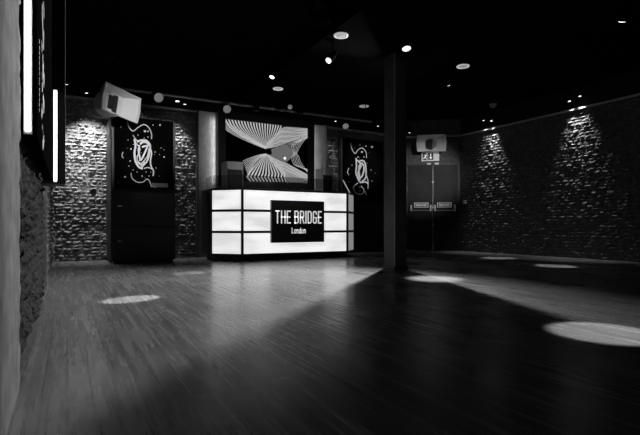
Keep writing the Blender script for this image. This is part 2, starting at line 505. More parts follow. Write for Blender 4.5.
S1 = [(121, 127, .8), (145, 131, 1.2), (148, 131.5, .8), (160, 125, .9), (153, 125, .6), (131, 149, .9), (130, 161, .6), (155, 152, .7), (164, 157, .8), (125, 177, .9), (129, 166, .5),
      (142, 176, .8), (146, 172, .6), (149, 176, .6), (156, 168, .6), (133, 170, .6), (161, 148, .5), (138, 135, .6), (148, 137, .6), (128, 140, .4), (137, 172, .5)]
for k in range(26):
    S1.append((random.gauss(143, 10), random.gauss(155, 13), random.uniform(.2, .5)))
S1 = [s for s in S1 if 113 < s[0] < 172 and 122 < s[1] < 186]
splatter(pic1, yf, L1, S1)
mb = MB(); mb.poly([(lambda p: Vector((p.x, yf, p.z)))(at(a, b, Y=yf)) for a, b in ((152, 183), (168, 183.5), (168, 187.5), (152, 187))])
part(mb.build('grey_patch', M['grey_patch'], recalc=False), pic1)

c2, pic2, yf = cabinet(5.18, 6.30, 'tall black cabinet between the booth and the steel pillar',
                       'black picture with white paint splatter and grey edge right of the booth', 8.47, 2.50, True)
L2 = [([(350.5, 143), (352, 149), (355, 153.5), (358, 150), (362, 148), (366, 152), (366.5, 158)], .7)]
L2 += [([(356, 158), (356.5, 166), (356, 173), (358.5, 180), (361, 183)], 1.0), ([(358, 162), (362, 160.5), (365, 163), (366, 171), (365.5, 178), (361, 182.5)], 1.1)]
L2 += [([(359, 166), (361.5, 163), (364, 167), (363, 174), (360, 178), (359, 171), (359, 166)], 1.2), ([(366, 174), (368, 181), (368, 189)], .8)]
L2 += [([(362, 182.5), (366, 182), (368, 184)], 1.0), ([(358, 183), (353.5, 187), (356, 193), (362, 194), (364, 190), (361, 186)], .8), ([(364, 190), (366.5, 195)], .9)]
L2 += [([(357, 160), (361, 165), (358, 173), (360, 180)], 1.2), ([(349, 168), (347.5, 172), (349, 175)], .7)]
S2 = [(362, 152, .9), (372, 147, 1.1), (366, 146, .7), (360, 145, .5), (358, 157, .7), (375, 173, .5), (371, 170, .5), (352, 165, .5), (364, 157, .6), (349, 182, .4), (372, 181, .4)]
for k in range(16):
    S2.append((random.gauss(361, 6), random.gauss(168, 13), random.uniform(.15, .4)))
S2 = [s for s in S2 if 344 < s[0] < 378 and 141 < s[1] < 196]
splatter(pic2, yf, L2, S2)

# ------------------------------------------------------------------ projection screen
YS = 8.50
fx0, fx1, fz0, fz1 = 2.476, 4.525, 1.33, 2.755
sx0, sx1, sz0, sz1 = 2.625, 4.375, 1.445, 2.605
sc_ = thing('display_screen', 'large lit screen of fanning white lines in a black frame behind the booth', 'screen', ((fx0 + fx1) / 2, YS, fz0))
mb = MB()
mb.box((fx0, YS - .03, fz0), (sx0, YS + .06, fz1)).box((sx1, YS - .03, fz0), (fx1, YS + .06, fz1)).box((sx0, YS - .03, sz1), (sx1, YS + .06, fz1)).box((sx0, YS - .03, fz0), (sx1, YS + .06, sz0))
part(mb.build('frame', M['black_cab']), sc_)
part(MB().box((sx0, YS, sz0), (sx1, YS + .05, sz1)).build('screen_panel', M['screen']), sc_)
part(MB().box((fx0 + .3, YS + .05, fz0 + .3), (fx1 - .3, YB, fz1 - .3)).build('wall_bracket', M['black_cab']), sc_)


def SF(x, y, d=.002):
    # picture coordinates (measured on the screen) -> screen plane
    u = (x - 5) / 442.0; u = u * (1 + .09 * (1 - u)) if True else u
    top = 50 + .124 * (x - 5); bot = 388 + .034 * (x - 5); v = (y - top) / (bot - top)
    u = min(max(u, 0), 1); v = min(max(v, 0), 1)
    return Vector((sx0 + u * (sx1 - sx0), YS - d, sz1 - v * (sz1 - sz0)))


mb = MB()
fr = lambda x, y: SF(x, y)
for k in range(20):      # upper fan
    x0 = 6 + k * 14.8
    top = 50 + .124 * (x0 - 5) - 2; g = 204 - x0
    c = bez((x0, top), (x0 + .06 * g, 112), (x0 + .50 * g, 168), (204 - .04 * g, 207), 12)
    mb.ribbon(c, [7.0 * (1 - .8 * i / 12) for i in range(13)], fr)
for k in range(8):       # lines from the left edge
    y0 = 60 + k * 6.6
    c = bez((3, y0), (55, y0 + 42), (130, 158 + k * 4), (206, 206 + k * 1.0), 10); mb.ribbon(c, [2.6 * (1 - .5 * i / 10) for i in range(11)], fr)
for k in range(12):      # lower fan, kinked near the bottom edge
    t = k / 11; xe = 118 + 190 * t; g = 207 - xe
    c = [(207 - .02 * g, 241)] + [(207 - g * f ** .8, 241 + 105 * f) for f in (.12, .25, .4, .55, .7, .85, 1.0)]
    c += [(c[-1][0] - 9 * (1 - t) - 2, 366), (c[-1][0] + 8, 392)]
    mb.ribbon(c, [1.2, 2, 3, 4.2, 5.2, 6.2, 7, 7.5, 7.5, 7.5], fr)
for k in range(10):
    c = bez((208, 238 + k * .6), (170, 240 + k * 2), (130, 256 + k * 4), (86 + k * 3.2, 281 + k * 9.5), 8); mb.ribbon(c, [1.0 + 1.6 * i / 8 for i in range(9)], fr)
for k in range(6):       # nested waves at the right
    q = k * 12.0
    c = smoothline([(447, 141 + k * 3.2), (434 - q * .6, 160 + k), (412 - q * .9, 184), (397 - q * .8, 204), (386 - q * .5, 222), (381 - q * .35, 240), (394 - q * .75, 258), (402 - q * .8, 282), (425 - q * .9, 312 - k * 2), (447, 338 - k * 3)], 4)
    mb.ribbon(c, 2.0, fr)
for k in range(5):
    c = smoothline([(322 + k * 6, 186 + k * 5), (370 + k * 4, 168 + k * 3), (447, 137 + k * 3)], 4); mb.ribbon(c, 1.6, fr)
part(mb.build('line_pattern', M['pic_hi'], recalc=False), sc_)
mb = MB(); fd = lambda x, y: SF(x, y, .0035)
# dense bright bands
for k in range(22):
    t = k / 21
    a = (204 + 4 * t, 184 + 24 * t); b = (300 + 0 * t, 98 + 88 * t - 0) if t < .55 else (300, 98 + 88 * t)
    e = (447, 104 + 38 * t)
    c = smoothline([a, ((a[0] + b[0]) / 2, (a[1] + b[1]) / 2 + 4 * math.sin(k)), b, (372, (b[1] + e[1]) / 2 + 2 * math.sin(k * 2)), e], 4)
    c = [(x, y + 1.6 * math.sin(x * .35 + k)) for x, y in c]
    mb.ribbon(c, 2.5, fd)
for k in range(22):
    t = k / 21
    a = (206, 246 - 4 * t); b = (290 + 8 * t, 345 - 60 * t); e = (447 if t > .3 else 447 - 120 * (.3 - t) / .3, 397 - 46 * t)
    c = smoothline([a, ((a[0] + b[0]) / 2, (a[1] + b[1]) / 2 + 3 * math.sin(k)), b, ((b[0] + e[0]) / 2, (b[1] + e[1]) / 2), e], 4)
    c = [(x, y + 1.6 * math.sin(x * .35 + k)) for x, y in c]
    mb.ribbon(c, 2.5, fd)
part(mb.build('dense_bands', M['pic'], recalc=False), sc_)
mb = MB()
mb.poly([SF(x, y, .0012) for x, y in ((232, 213), (318, 186), (378, 240), (315, 285), (236, 243))])
for pg in (((204, 190), (300, 96), (447, 104), (447, 140), (232, 208)), ((208, 243), (236, 243), (447, 350), (447, 398), (330, 392))):
    mb.poly([SF(x, y, .0014) for x, y in pg])
part(mb.build('grey_fields', M['pic_lo'], recalc=False), sc_)
mb = MB(); mb.poly([SF(308 + 8 * math.cos(a * .785), 263 + 8 * math.sin(a * .785), .005) for a in range(8)])
part(mb.build('bright_spot', mat('picture_spot', 0, emit=1, estr=1.0), recalc=False), sc_)

# ------------------------------------------------------------------ booth
bt = thing('dj_booth', 'black booth with glowing milky panels and a square black name sign', 'booth', (3.525, 7.2, 0))
plan = [(2.10, 8.2), (2.10, 7.60), (2.50, 7.20), (4.55, 7.20), (4.95, 7.60), (4.95, 8.2)]


def inset(pl_, d):
    out = []
    for i, p in enumerate(pl_):
        p = Vector(p); c = Vector((3.525, 8.2)); 
        q = Vector((p.x + (d if p.x < 3.5 else -d), p.y + (d if p.y < 7.7 else 0))); out.append((q.x, q.y))
    return out


v3 = lambda pl_, z: [Vector((x, y, z)) for x, y in pl_]
part(MB().prism(v3(inset(plan, .10), 0), (0, 0, .09)).build('plinth', M['black']), bt)
part(MB().prism(v3(plan, .085), (0, 0, .035)).build('base_rail', M['black']), bt)
part(MB().prism(v3(plan, 1.175), (0, 0, .03)).build('counter', M['black']), bt)
part(MB().prism(v3(inset(plan, .05), .12), (0, 0, 1.055)).build('inner_body', M['black_cab']), bt)
# side cheeks
part(MB().box((2.10, 7.61, .12), (2.149, 8.2, 1.175)).build('side_panel', M['black_cab']), bt)
part(MB().box((4.901, 7.61, .12), (4.95, 8.2, 1.175)).build('side_panel', M['black_cab']), bt)
faces = [((2.10, 7.60), (2.50, 7.20)), ((2.50, 7.20), (4.55, 7.20)), ((4.55, 7.20), (4.95, 7.60))]
zr = [(.122, .470), (.492, .824), (.846, 1.172)]
for (a, b) in faces:
    A = Vector((a[0], a[1], 0)); B = Vector((b[0], b[1], 0)); d = (B - A).normalized(); n = Vector((d.y, -d.x, 0)); Lw = (B - A).length
    for z0, z1 in zr:
        c = (A + B) / 2 - n * .022; c.z = (z0 + z1) / 2
        part(MB().obox(c, d * (Lw / 2 - .018), n * .008, (0, 0, (z1 - z0) / 2)).build('light_panel', M['panel'] if a[0] < 4 else M['panel_dim']), bt)
    for z in (.481, .835):
        c = (A + B) / 2 - n * .012; c.z = z
        part(MB().obox(c, d * (Lw / 2), n * .012, (0, 0, .021)).build('crossbar', M['black']), bt)
for (x, y) in plan[1:5]:
    dx = .012 if x < 3.5 else -.012
    part(MB().box((x + dx - .02, y - .004, .115), (x + dx + .02, y + .03, 1.18)).build('corner_post', M['black']), bt)
# name sign
sg = part(MB().box((3.0, 7.135, .297), (4.01, 7.197, 1.016), .004).build('sign_board', mat('sign_black', .012, .5)), bt)

W_ = .40
G = {
    'T': ([[(0, 1), (W_, 1)], [(W_ / 2, 1), (W_ / 2, 0)]], W_),
    'H': ([[(0, 0), (0, 1)], [(W_, 0), (W_, 1)], [(0, .5), (W_, .5)]], W_),
    'E': ([[(.34, 0), (0, 0), (0, 1), (.34, 1)], [(0, .5), (.30, .5)]], .34),
    'B': ([[(0, 0), (0, 1), (.28, 1), (.37, .92), (.37, .62), (.29, .52), (0, .52)], [(.29, .52), (.39, .42), (.39, .09), (.29, 0), (0, 0)]], .39),
    'R': ([[(0, 0), (0, 1), (.28, 1), (.38, .91), (.38, .58), (.28, .48), (0, .48)], [(.22, .48), (.40, 0)]], .40),
    'I': ([[(0, 0), (0, 1)]], 0.0),
    'D': ([[(0, 0), (0, 1), (.26, 1), (.38, .88), (.38, .12), (.26, 0), (0, 0)]], .38),
    'G': ([[(.38, .78), (.38, .90), (.28, 1), (.10, 1), (0, .90), (0, .10), (.10, 0), (.28, 0), (.38, .10), (.38, .46), (.20, .46)]], .38),
    'L': ([[(0, 1), (0, 0), (.34, 0)]], .34),
    'o': ([[(.08, 0), (.26, 0), (.34, .08), (.34, .60), (.26, .68), (.08, .68), (0, .60), (0, .08), (.08, 0)]], .34),
    'n': ([[(0, 0), (0, .68)], [(0, .60), (.08, .68), (.26, .68), (.34, .60), (.34, 0)]], .34),
    'd': ([[(.34, 0), (.34, 1)], [(.34, .60), (.26, .68), (.08, .68), (0, .60), (0, .08), (.08, 0), (.26, 0), (.34, .08)]], .34),
    'P': ([[(0, 0), (0, 1), (.28, 1), (.38, .91), (.38, .58), (.28, .48), (0, .48)]], .38),
    'U': ([[(0, 1), (0, .1), (.1, 0), (.28, 0), (.38, .1), (.38, 1)]], .38),
    'S': ([[(.36, .84), (.28, 1), (.08, 1), (0, .88), (0, .62), (.36, .38), (.36, .12), (.28, 0), (.08, 0), (0, .16)]], .36),
    'A': ([[(0, 0), (.2, 1), (.4, 0)], [(.08, .32), (.32, .32)]], .4),
    'O': ([[(.1, 0), (.28, 0), (.38, .1), (.38, .9), (.28, 1), (.1, 1), (0, .9), (0, .1), (.1, 0)]], .38),
    'N': ([[(0, 0), (0, 1), (.38, 0), (.38, 1)]], .38),
}


def write(mb, text, width, h, stroke, fr, x0=0, z0=0):
    adv = []; tot = 0
    for i, ch in enumerate(text):
        if ch == ' ': adv.append(tot); tot += .30; continue
        adv.append(tot); tot += G[ch][1] + (.26 if i < len(text) - 1 else 0)
    k = (width - stroke) / tot; hh = h - stroke
    for i, ch in enumerate(text):
        if ch == ' ': continue
        for ln in G[ch][0]:
            pts = [(x0 + stroke / 2 + (adv[i] + p[0]) * k, z0 + stroke / 2 + p[1] * hh) for p in ln]
            closed = (ln[0] == ln[-1])
            # lengthen free ends so corners fill
            if not closed:
                a = Vector(pts[0]) - Vector(pts[1]); a = a.normalized() * stroke / 2; pts[0] = (pts[0][0] + a.x, pts[0][1] + a.y)
                b = Vector(pts[-1]) - Vector(pts[-2]); b = b.normalized() * stroke / 2; pts[-1] = (pts[-1][0] + b.x, pts[-1][1] + b.y)
            mb.ribbon(pts, stroke, fr)


mb = MB()
write(mb, 'THE BRIDGE', .895, .222, .022, lambda u, v: Vector((u, 7.1335, v)), 3.062, .622)
part(mb.build('lettering', M['white_letter'], recalc=False), bt)
mb = MB()
write(mb, 'London', .27, .10, .012, lambda u, v: Vector((u, 7.1335, v)), 3.37, .452)
part(mb.build('lettering', M['white_letter'], recalc=False), bt)
# smoked upstand
for (a, b, za, zb) in (((2.50, 7.30), (4.50, 7.30), 1.43, 1.43), ((2.16, 7.64), (2.50, 7.30), 1.43, 1.43), ((2.16, 8.1), (2.16, 7.64), 1.43, 1.43)):
    A = Vector((a[0], a[1], 1.205)); B = Vector((b[0], b[1], 1.205)); d = (B - A).normalized(); n = Vector((d.y, -d.x, 0))
    part(MB().prism([A, B, B + Vector((0, 0, zb - 1.205)), A + Vector((0, 0, za - 1.205))], n * .008).build('smoked_screen', M['smoke']), bt)
# sloping right end of the upstand with its edge glint made as an emissive strip
A = Vector((4.50, 7.30, 1.205)); B = Vector((4.86, 7.62, 1.205))
part(MB().prism([A, B, A + Vector((0, 0, .225))], (.006, -.006, 0)).build('smoked_screen', M['smoke']), bt)
part(MB().tube([A + Vector((0, -.005, .225)), B + Vector((0, -.005, .012))], .011, 8).build('edge_glint_strip', M['edge_glint']), bt)

# monitor speakers on the booth


def monitor(x0, x1, label):
    t = thing('monitor_speaker', label, 'speaker', ((x0 + x1) / 2, 7.72, 1.205), 'monitor speakers on the booth')
    part(MB().box((x0, 7.72, 1.205), (x1, 8.0, 1.70), .012).build('speaker_box', M['grey_box']), t)
    part(MB().box((x0 + .02, 7.705, 1.225), (x1 - .02, 7.722, 1.56)).build('grille', M['black_cab']), t)
    part(MB().box((x0 + .02, 7.712, 1.58), (x0 + .06, 7.722, 1.68)).build('tweeter_strip', M['white']), t)
    return t


monitor(2.40, 2.71, 'grey-topped monitor speaker on the left end of the booth counter')
monitor(4.29, 4.53, 'grey-topped monitor speaker on the right end of the booth counter')
# ------------------------------------------------------------------ fire doors in the diagonal wall
mid = (CH_A + CH_B) / 2
DW, DH = .565, 2.02
face = cn * .0
pd = lambda s, z, off=0.0: CH_A + cd_ * s + cn * off + Vector((0, 0, z))
c0 = .60   # centre along the wall
d1 = struct(MB().obox(pd(c0, 1.03, .012), cd_ * (DW + .055), cn * .012, (0, 0, 1.03)).build('door_1', M['black_cab']), 'black double fire doors in the corner')
for s, nm in ((-1, 'left'), (1, 'right')):
    lf = MB().obox(pd(c0 + s * (DW / 2 + .004), DH / 2 + .01, .034), cd_ * (DW / 2 - .004), cn * .012, (0, 0, DH / 2 - .01), .003).build('door_leaf', mat('door_paint_' + nm, .02, .5, noise=(3, .008, .022), spec=.2), d1)
    ca, cb = c0 + s * .05, c0 + s * .50
    lo, hi = min(ca, cb), max(ca, cb)
    bar = MB(); bar.tube([pd(lo, .945, .10), pd(hi, .945, .10)], .013, 10)
    bar.build('push_bar', M['chrome'], lf, smooth=True)
    for q in (lo, hi):
        bk = MB(); bk.obox(pd(q, 1.0, .068), cd_ * .018, cn * .022, (0, 0, .075), .006); bk.obox(pd(q, .945, .095), cd_ * .016, cn * .018, (0, 0, .016), .003)
        bk.build('bar_bracket', M['white'], lf)
    pc_ = (lo + hi) / 2 - s * .01
    pt = MB().obox(pd(pc_, 1.075, .049), cd_ * .165, cn * .003, (0, 0, .058)).build('push_plate', M['white'], lf)
    MB().obox(pd(pc_, 1.075, .0535), cd_ * .145, cn * .0012, (0, 0, .040)).build('plate_field', M['exit_dark'], lf)
    mb = MB(); o_ = pd(pc_ - .125, 1.0, .0556)
    write(mb, 'PUSH BAR TO OPEN', .25, .048, .0085, lambda u, v: pd(pc_ - .125 + u, v, .0556), 0, 1.05)
    mb.build('plate_lettering', M['white_paint'], lf, recalc=False)
    MB().obox(pd(c0 + s * .09, 2.05, .045), cd_ * .045, cn * .02, (0, 0, .022), .004).build('door_contact', M['white'], d1)
rod = MB(); rod.tube([pd(c0, .06, .060), pd(c0, 2.0, .060)], .009, 8)
rod.build('bolt_rod', M['chrome'], d1, smooth=True)
for z in (.06, .62, 1.02, 1.62):
    MB().obox(pd(c0, z, .056), cd_ * .02, cn * .012, (0, 0, .022 if z > .1 else .035), .003).build('rod_guide', M['white'], d1)
# exit sign
ex = thing('exit_sign', 'small lit fire exit sign with running figure above the corner doors', 'sign', pd(.58, 2.14))
ec, ez = .545, 2.225
part(MB().obox(pd(ec, ez, .03), cd_ * .205, cn * .03, (0, 0, .112), .006).build('sign_case', M['rail']), ex)
part(MB().obox(pd(ec, ez, .0615), cd_ * .190, cn * .0015, (0, 0, .095)).build('sign_face', M['exit_face']), ex)
fe = lambda u, v: pd(ec + u, ez + v, .0655)
mb = MB()
mb.poly([pd(ec + u, ez + v, .0640) for u, v in ((-.18, -.085), (-.065, -.085), (-.065, .085), (-.18, .085))])
mb.poly([pd(ec + u, ez + v, .0640) for u, v in ((-.055, -.085), (.068, -.085), (.068, .085), (-.055, .085))])
part(mb.build('sign_fields', M['exit_dark'], recalc=False), ex)
mb = MB()
mb.ribbon([(-.165, -.06), (-.14, -.03), (-.115, -.005), (-.095, .035)], .024, fe)
mb.ribbon([(-.115, -.005), (-.10, -.035), (-.085, -.07)], .018, fe); mb.ribbon([(-.15, .02), (-.125, .035), (-.095, .03), (-.075, .005)], .014, fe)
mb.poly([fe(-.085 + .017 * math.cos(a * .785), .06 + .017 * math.sin(a * .785)) for a in range(8)])
mb.ribbon([(.005, .065), (.005, -.03)], .022, fe); mb.poly([fe(-.035, -.02), fe(.005, -.07), fe(.045, -.02)])
part(mb.build('sign_pictograms', M['ring'], recalc=False), ex)
# small wall switch on the stone right of the doors
swp = at(464, 202, X=XR - .055)
sw = thing('wall_switch', 'tiny white wall switch on the stone just right of the fire doors', 'switch', (XR, swp.y, swp.z))
part(MB().box((XR - .062, swp.y - .04, swp.z - .04), (XR, swp.y + .04, swp.z + .04), .004).build('back_plate', M['white']), sw)
part(MB().box((XR - .068, swp.y - .012, swp.z - .02), (XR - .062, swp.y + .012, swp.z + .02)).build('rocker', M['white_paint']), sw)

# ------------------------------------------------------------------ white horn loudspeakers


def horn(label, loc, yaw, pitch, roll, stem_to, mount):
    t = thing('horn_loudspeaker', label, 'speaker', loc, 'white horn loudspeakers')
    R = Matrix.Rotation(yaw, 4, 'Z') @ Matrix.Rotation(pitch, 4, 'X') @ Matrix.Rotation(roll, 4, 'Y')   # local -Y is the mouth
    Wd, H = .335, .195

    def rimpts(s, y, sx=1, sz=1):
        return [(-Wd * .955 * s * sx, y, H * s * sz), (Wd * .955 * s * sx, y, H * s * sz), (Wd * 1.02 * s * sx, y, 0), (Wd * .955 * s * sx, y, -H * s * sz), (-Wd * .955 * s * sx, y, -H * s * sz), (-Wd * 1.02 * s * sx, y, 0)]
    mb = MB(); bm = mb.bm
    loops = [rimpts(.74, .17), rimpts(1.0, 0), rimpts(1.0, -.02), rimpts(.955, -.02), rimpts(.93, 0.0), rimpts(.72, .15, .52, 1.0)]
    rings = [[bm.verts.new(R @ Vector(p)) for p in lp] for lp in loops]
    for a, b in zip(rings, rings[1:]):
        for k in range(6): bm.faces.new((a[k], a[(k + 1) % 6], b[(k + 1) % 6], b[k]))
    bm.faces.new(rings[0])
    mb.build('horn_shell', M['white'], t)
    # round mouth, dark
    mb = MB(); ring = []
    mb.lathe([(.128, .146), (.125, .15), (.02, .19)], 24, R @ Matrix.Scale(1.0, 4) @ Matrix.Rotation(-math.pi / 2, 4, 'X'))
    mb.bm.verts.ensure_lookup_table()
    ft = mb.build('throat', M['grey_patch'], t)
    mb = MB(); mb.obox(R @ Vector((.0, .135, 0)), R.to_3x3() @ Vector((.035, 0, 0)), R.to_3x3() @ Vector((0, .012, 0)), R.to_3x3() @ Vector((0, 0, .122)), .003)
    mb.build('phase_bar', M['slot'], t)
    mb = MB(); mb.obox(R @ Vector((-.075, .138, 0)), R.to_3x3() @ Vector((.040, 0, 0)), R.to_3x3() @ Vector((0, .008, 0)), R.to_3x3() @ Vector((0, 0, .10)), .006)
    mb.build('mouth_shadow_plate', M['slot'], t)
    # driver drum behind
    if mount == 'ceiling':
        mb = MB(); mb.lathe([(.17, .14), (.185, .18), (.185, .34), (.14, .41), (.06, .43)], 24, R @ Matrix.Rotation(-math.pi / 2, 4, 'X'))
        mb.build('driver_drum', M['white'], t, smooth=True)
        p = R @ Vector((0, .25, .17))
        mb = MB(); mb.tube([p, (p.x, p.y, stem_to - loc[2])], .012, 8); mb.tube([(p.x, p.y, stem_to - loc[2] - .02), (p.x, p.y, stem_to - loc[2])], .05, 12)
        mb.build('hanging_rod', M['black'], t)
    else:
        mb = MB(); mb.tube([R @ Vector((0, .19, 0)), R @ Vector((0, .262, 0))], .05, 10); mb.build('wall_arm', M['black'], t)
    return t


hc = at(121.5, 103.5, Y=7.22)
horn('white horn loudspeaker tilted and hung above the left cabinet', tuple(hc), math.radians(36), math.radians(4), math.radians(7), ZC, 'ceiling')
hz = pd(.55, 2.50, .27)
hyaw = math.atan2(cn.y, cn.x) + math.pi / 2
horn('white horn loudspeaker mounted level above the fire exit sign', tuple(hz), hyaw, 0, 0, 0, 'wall')

# ------------------------------------------------------------------ ceiling fixtures


def ceil_at(x, y): return 2.88 if 2.75 <= x <= 4.75 else ZC


def can(px, py, label, aim, depth=None, z=None, r=.035, ln=.14, lens='lens', group='spotlights under the ceiling', power=0, deg=30, blend=.5, hang=None, name='spotlight', srad=.02):
    """a small can spotlight; the pixel is where its lens shows, depth/z fixes its distance"""
    if depth is not None and z is None:
        k, v = depth; p = at(px, py, **{k: v})
    else:
        p = at(px, py, z=z)
    top = ceil_at(p.x, p.y) if hang is None else hang
    t = thing(name, label, 'light', (p.x, p.y, top), group)
    ax = (Vector(aim) - p).normalized()          # pointing direction
    back = -ax
    loc = Vector((p.x, p.y, top))
    q = back.to_track_quat('Z', 'Y').to_matrix().to_4x4()
    T = Matrix.Translation(p - loc) @ q
    MB().lathe([(r * .82, .0), (r, -.004), (r, .06 * ln / .14), (r * .95, .10 * ln / .14), (r * .55, ln)], 16, T).build('can_body', M['can'], t, smooth=True)
    MB().lathe([(r * .80, -.003), (r * .55, -.010), (r * .1, -.013)], 16, T).build('lens', M[lens], t, smooth=True)
    b = p + back * ln * .6 - loc
    mb = MB(); mb.tube([b + q.to_3x3() @ Vector((r * 1.2, 0, 0)), b + q.to_3x3() @ Vector((-r * 1.2, 0, 0))], .006, 6)
    side = q.to_3x3() @ Vector((r * 1.15, 0, 0))
    tz = -.012
    if ln >= .2:
        mb.tube([b, (b.x, b.y, 0)], .008, 8)
    elif b.z < tz - .02:
        mb.tube([b + side, Vector((b.x, b.y, min(b.z + .05, tz)))], .005, 6); mb.tube([b - side, Vector((b.x, b.y, min(b.z + .05, tz)))], .005, 6)
        mb.tube([Vector((b.x, b.y, min(b.z + .05, tz))), Vector((b.x, b.y, 0))], .008, 8)
    mb.build('yoke', M['can'], t)
    if hang is None:
        MB().tube([(b.x, b.y, -.012), (b.x, b.y, 0)], .035, 12).build('ceiling_mount', M['can'], t)
    if power:
        l = spot('spot_lamp', p + ax * .03, aim, power, deg, blend, srad)
        l.parent = t; l.location = l.location - t.location
    return t


K = 1.0
# wash lamps grazing the stone
YW, XW = 8.42, 7.98
can(86.5, 92.5, 'lit spotlight grazing the stone in the back left corner', (.38, 8.60, 1.3), ('Y', 8.12), power=230, deg=84, blend=.9)
can(66.5, 84, 'faintly lit spotlight nearest the left end of the back wall', (-.05, 8.6, 0.8), ('Y', 8.1), lens='lens_mid', r=.03, power=6, deg=50)
can(177.5, 101, 'left lamp of the spotlight pair above the stone strip', (1.80, 8.60, .3), ('Y', YW), r=.045, power=110, deg=56, blend=.9)
can(184.8, 104, 'right lamp of the spotlight pair above the stone strip', (1.95, 8.60, .3), ('Y', YW), r=.035, lens='lens_mid', power=20, deg=50, blend=.9)
can(483.5, 120.3, 'left lamp of the spotlight pair nearest the corner doors', (8.06, 7.05, 1.0), ('X', XW), r=.028, power=30, deg=54, blend=1, lens='lens_mid')
can(491.3, 120.6, 'right lamp of the spotlight pair nearest the corner doors', (8.07, 6.9, 1.0), ('X', XW), r=.028, power=130, deg=54, blend=1)
can(569.4, 101, 'left lamp of the spotlight pair farther along the right wall', (8.07, 5.06, 1.0), ('X', XW), r=.028, power=85, deg=54, blend=1)
can(580, 96, 'right lamp of the spotlight pair farther along the right wall', (8.07, 4.95, 1.0), ('X', XW), r=.028, power=85, deg=54, blend=1)
can(335.6, 121, 'small lit spotlight over the narrow stone strip beside the screen', (4.98, 8.6, .5), ('Y', YW), r=.03, lens='lens_mid', power=28, deg=50, blend=.9)
can(378, 126, 'small lit spotlight just left of the pillar head', (5.7, 8.6, .5), ('Y', YW), r=.025, lens='lens_mid', power=8, deg=50, blend=.9)
can(409.5, 132.5, 'tiny lit spotlight just right of the pillar', (6.9, 8.6, .5), ('Y', 8.3), r=.03, lens='lens_mid', power=8, deg=60, blend=.9)
# accent lamps in the room
can(61, 34, 'bright spotlight high by the left wall above the panels', (-.2, 6.4, 1.2), z=2.86, r=.035, power=10, deg=60)
can(127.5, 75, 'lit spotlight high in front of the left picture', (1.06, 7.6, 1.55), ('Y', 6.6), r=.03, power=22, deg=30, blend=.7)
can(272, 77, 'bright oval spotlight on the beam edge left of the centre', (1.33, 5.75, 0), z=2.76, r=.045, power=600, deg=9, blend=.7)
can(328.6, 60.5, 'bright spotlight hanging from the beam above the screen', (.45, 3.92, 0), z=2.62, r=.045, ln=.20, power=2600, deg=5.5, blend=.25)
can(448.5, 85, 'bright spotlight alone on the ceiling right of the pillar', (6.85, 5.75, 0), z=2.78, r=.04, power=600, deg=12, blend=.6)
can(622, 21, 'spotlight at the far top right of the ceiling', (6.2, 4.2, 0), z=2.85, r=.06, power=600, deg=11, blend=.5)
can(406.5, 48.5, 'bright flat spotlight under the beam in front of the pillar', (3.55, 3.83, 0), z=2.85, r=.07, ln=.02, lens='lens_mid', power=1500, deg=14, blend=.9)
can(392.5, 85, 'spotlight hidden behind the steel pillar', (.6, 3.4, 0), z=2.70, r=.05, power=1500, deg=98, blend=.9, srad=.018)


def down(px, py, z, r, label, inner='down_dim', ring='ring', group='round downlights'):
    p = at(px, py, z=z)
    t = thing('downlight', label, 'light', (p.x, p.y, z), group)
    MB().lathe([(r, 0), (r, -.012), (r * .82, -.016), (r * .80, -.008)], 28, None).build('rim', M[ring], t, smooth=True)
    MB().lathe([(r * .80, -.006), (r * .4, -.013), (r * .05, -.014)], 24, None).build('diffuser', M[inner], t, smooth=True)
    return t


down(341, 35, 2.88, .088, 'large round dim downlight in the beam above the screen')
down(278, 88.5, 2.88, .085, 'round dim downlight in the beam left of the pillar')
down(463, 66, ZC, .10, 'dim round downlight on the ceiling right of the pillar')
down(364, 106, ZC, .10, 'faint round downlight low in view beside the pillar head', inner='glass_glow', ring='down_dim')


def detector(px, py, z, r, label):
    p = at(px, py, z=z)
    t = thing('smoke_detector', label, 'detector', (p.x, p.y, z), 'smoke detectors')
    MB().lathe([(r, 0), (r, -.02), (r * .8, -.028)], 20).build('detector_base', M['grey_box'], t, smooth=True)
    MB().lathe([(r * .55, -.028), (r * .7, -.045), (r * .7, -.06), (r * .4, -.075)], 20).build('detector_head', M['grey_box'], t, smooth=True)


detector(445.5, 18, ZC, .055, 'small smoke detector high on the ceiling near the top edge')
detector(493, 104, ZC, .075, 'small smoke detector low in view above the corner spotlights')

# lighting rail with par cans
ra, rb = at(110, 87.3, Y=7.9), at(371.5, 122, Y=7.9); rz = (ra.z + rb.z) / 2
rl = thing('lighting_rail', 'long pale metal lighting rail hung in front of the back wall', 'rail', (ra.x, 7.9, rz))
part(MB().tube([(ra.x, 7.9, rz), (rb.x, 7.9, rz)], .022, 12).build('rail_pipe', M['rail'], smooth=True), rl)
for i in range(6):
    x = ra.x + .15 + (rb.x - ra.x - .3) * i / 5
    part(MB().tube([(x, 7.9, rz), (x, 7.9, ceil_at(x, 7.9))], .008, 8).build('drop_rod', M['black']), rl)


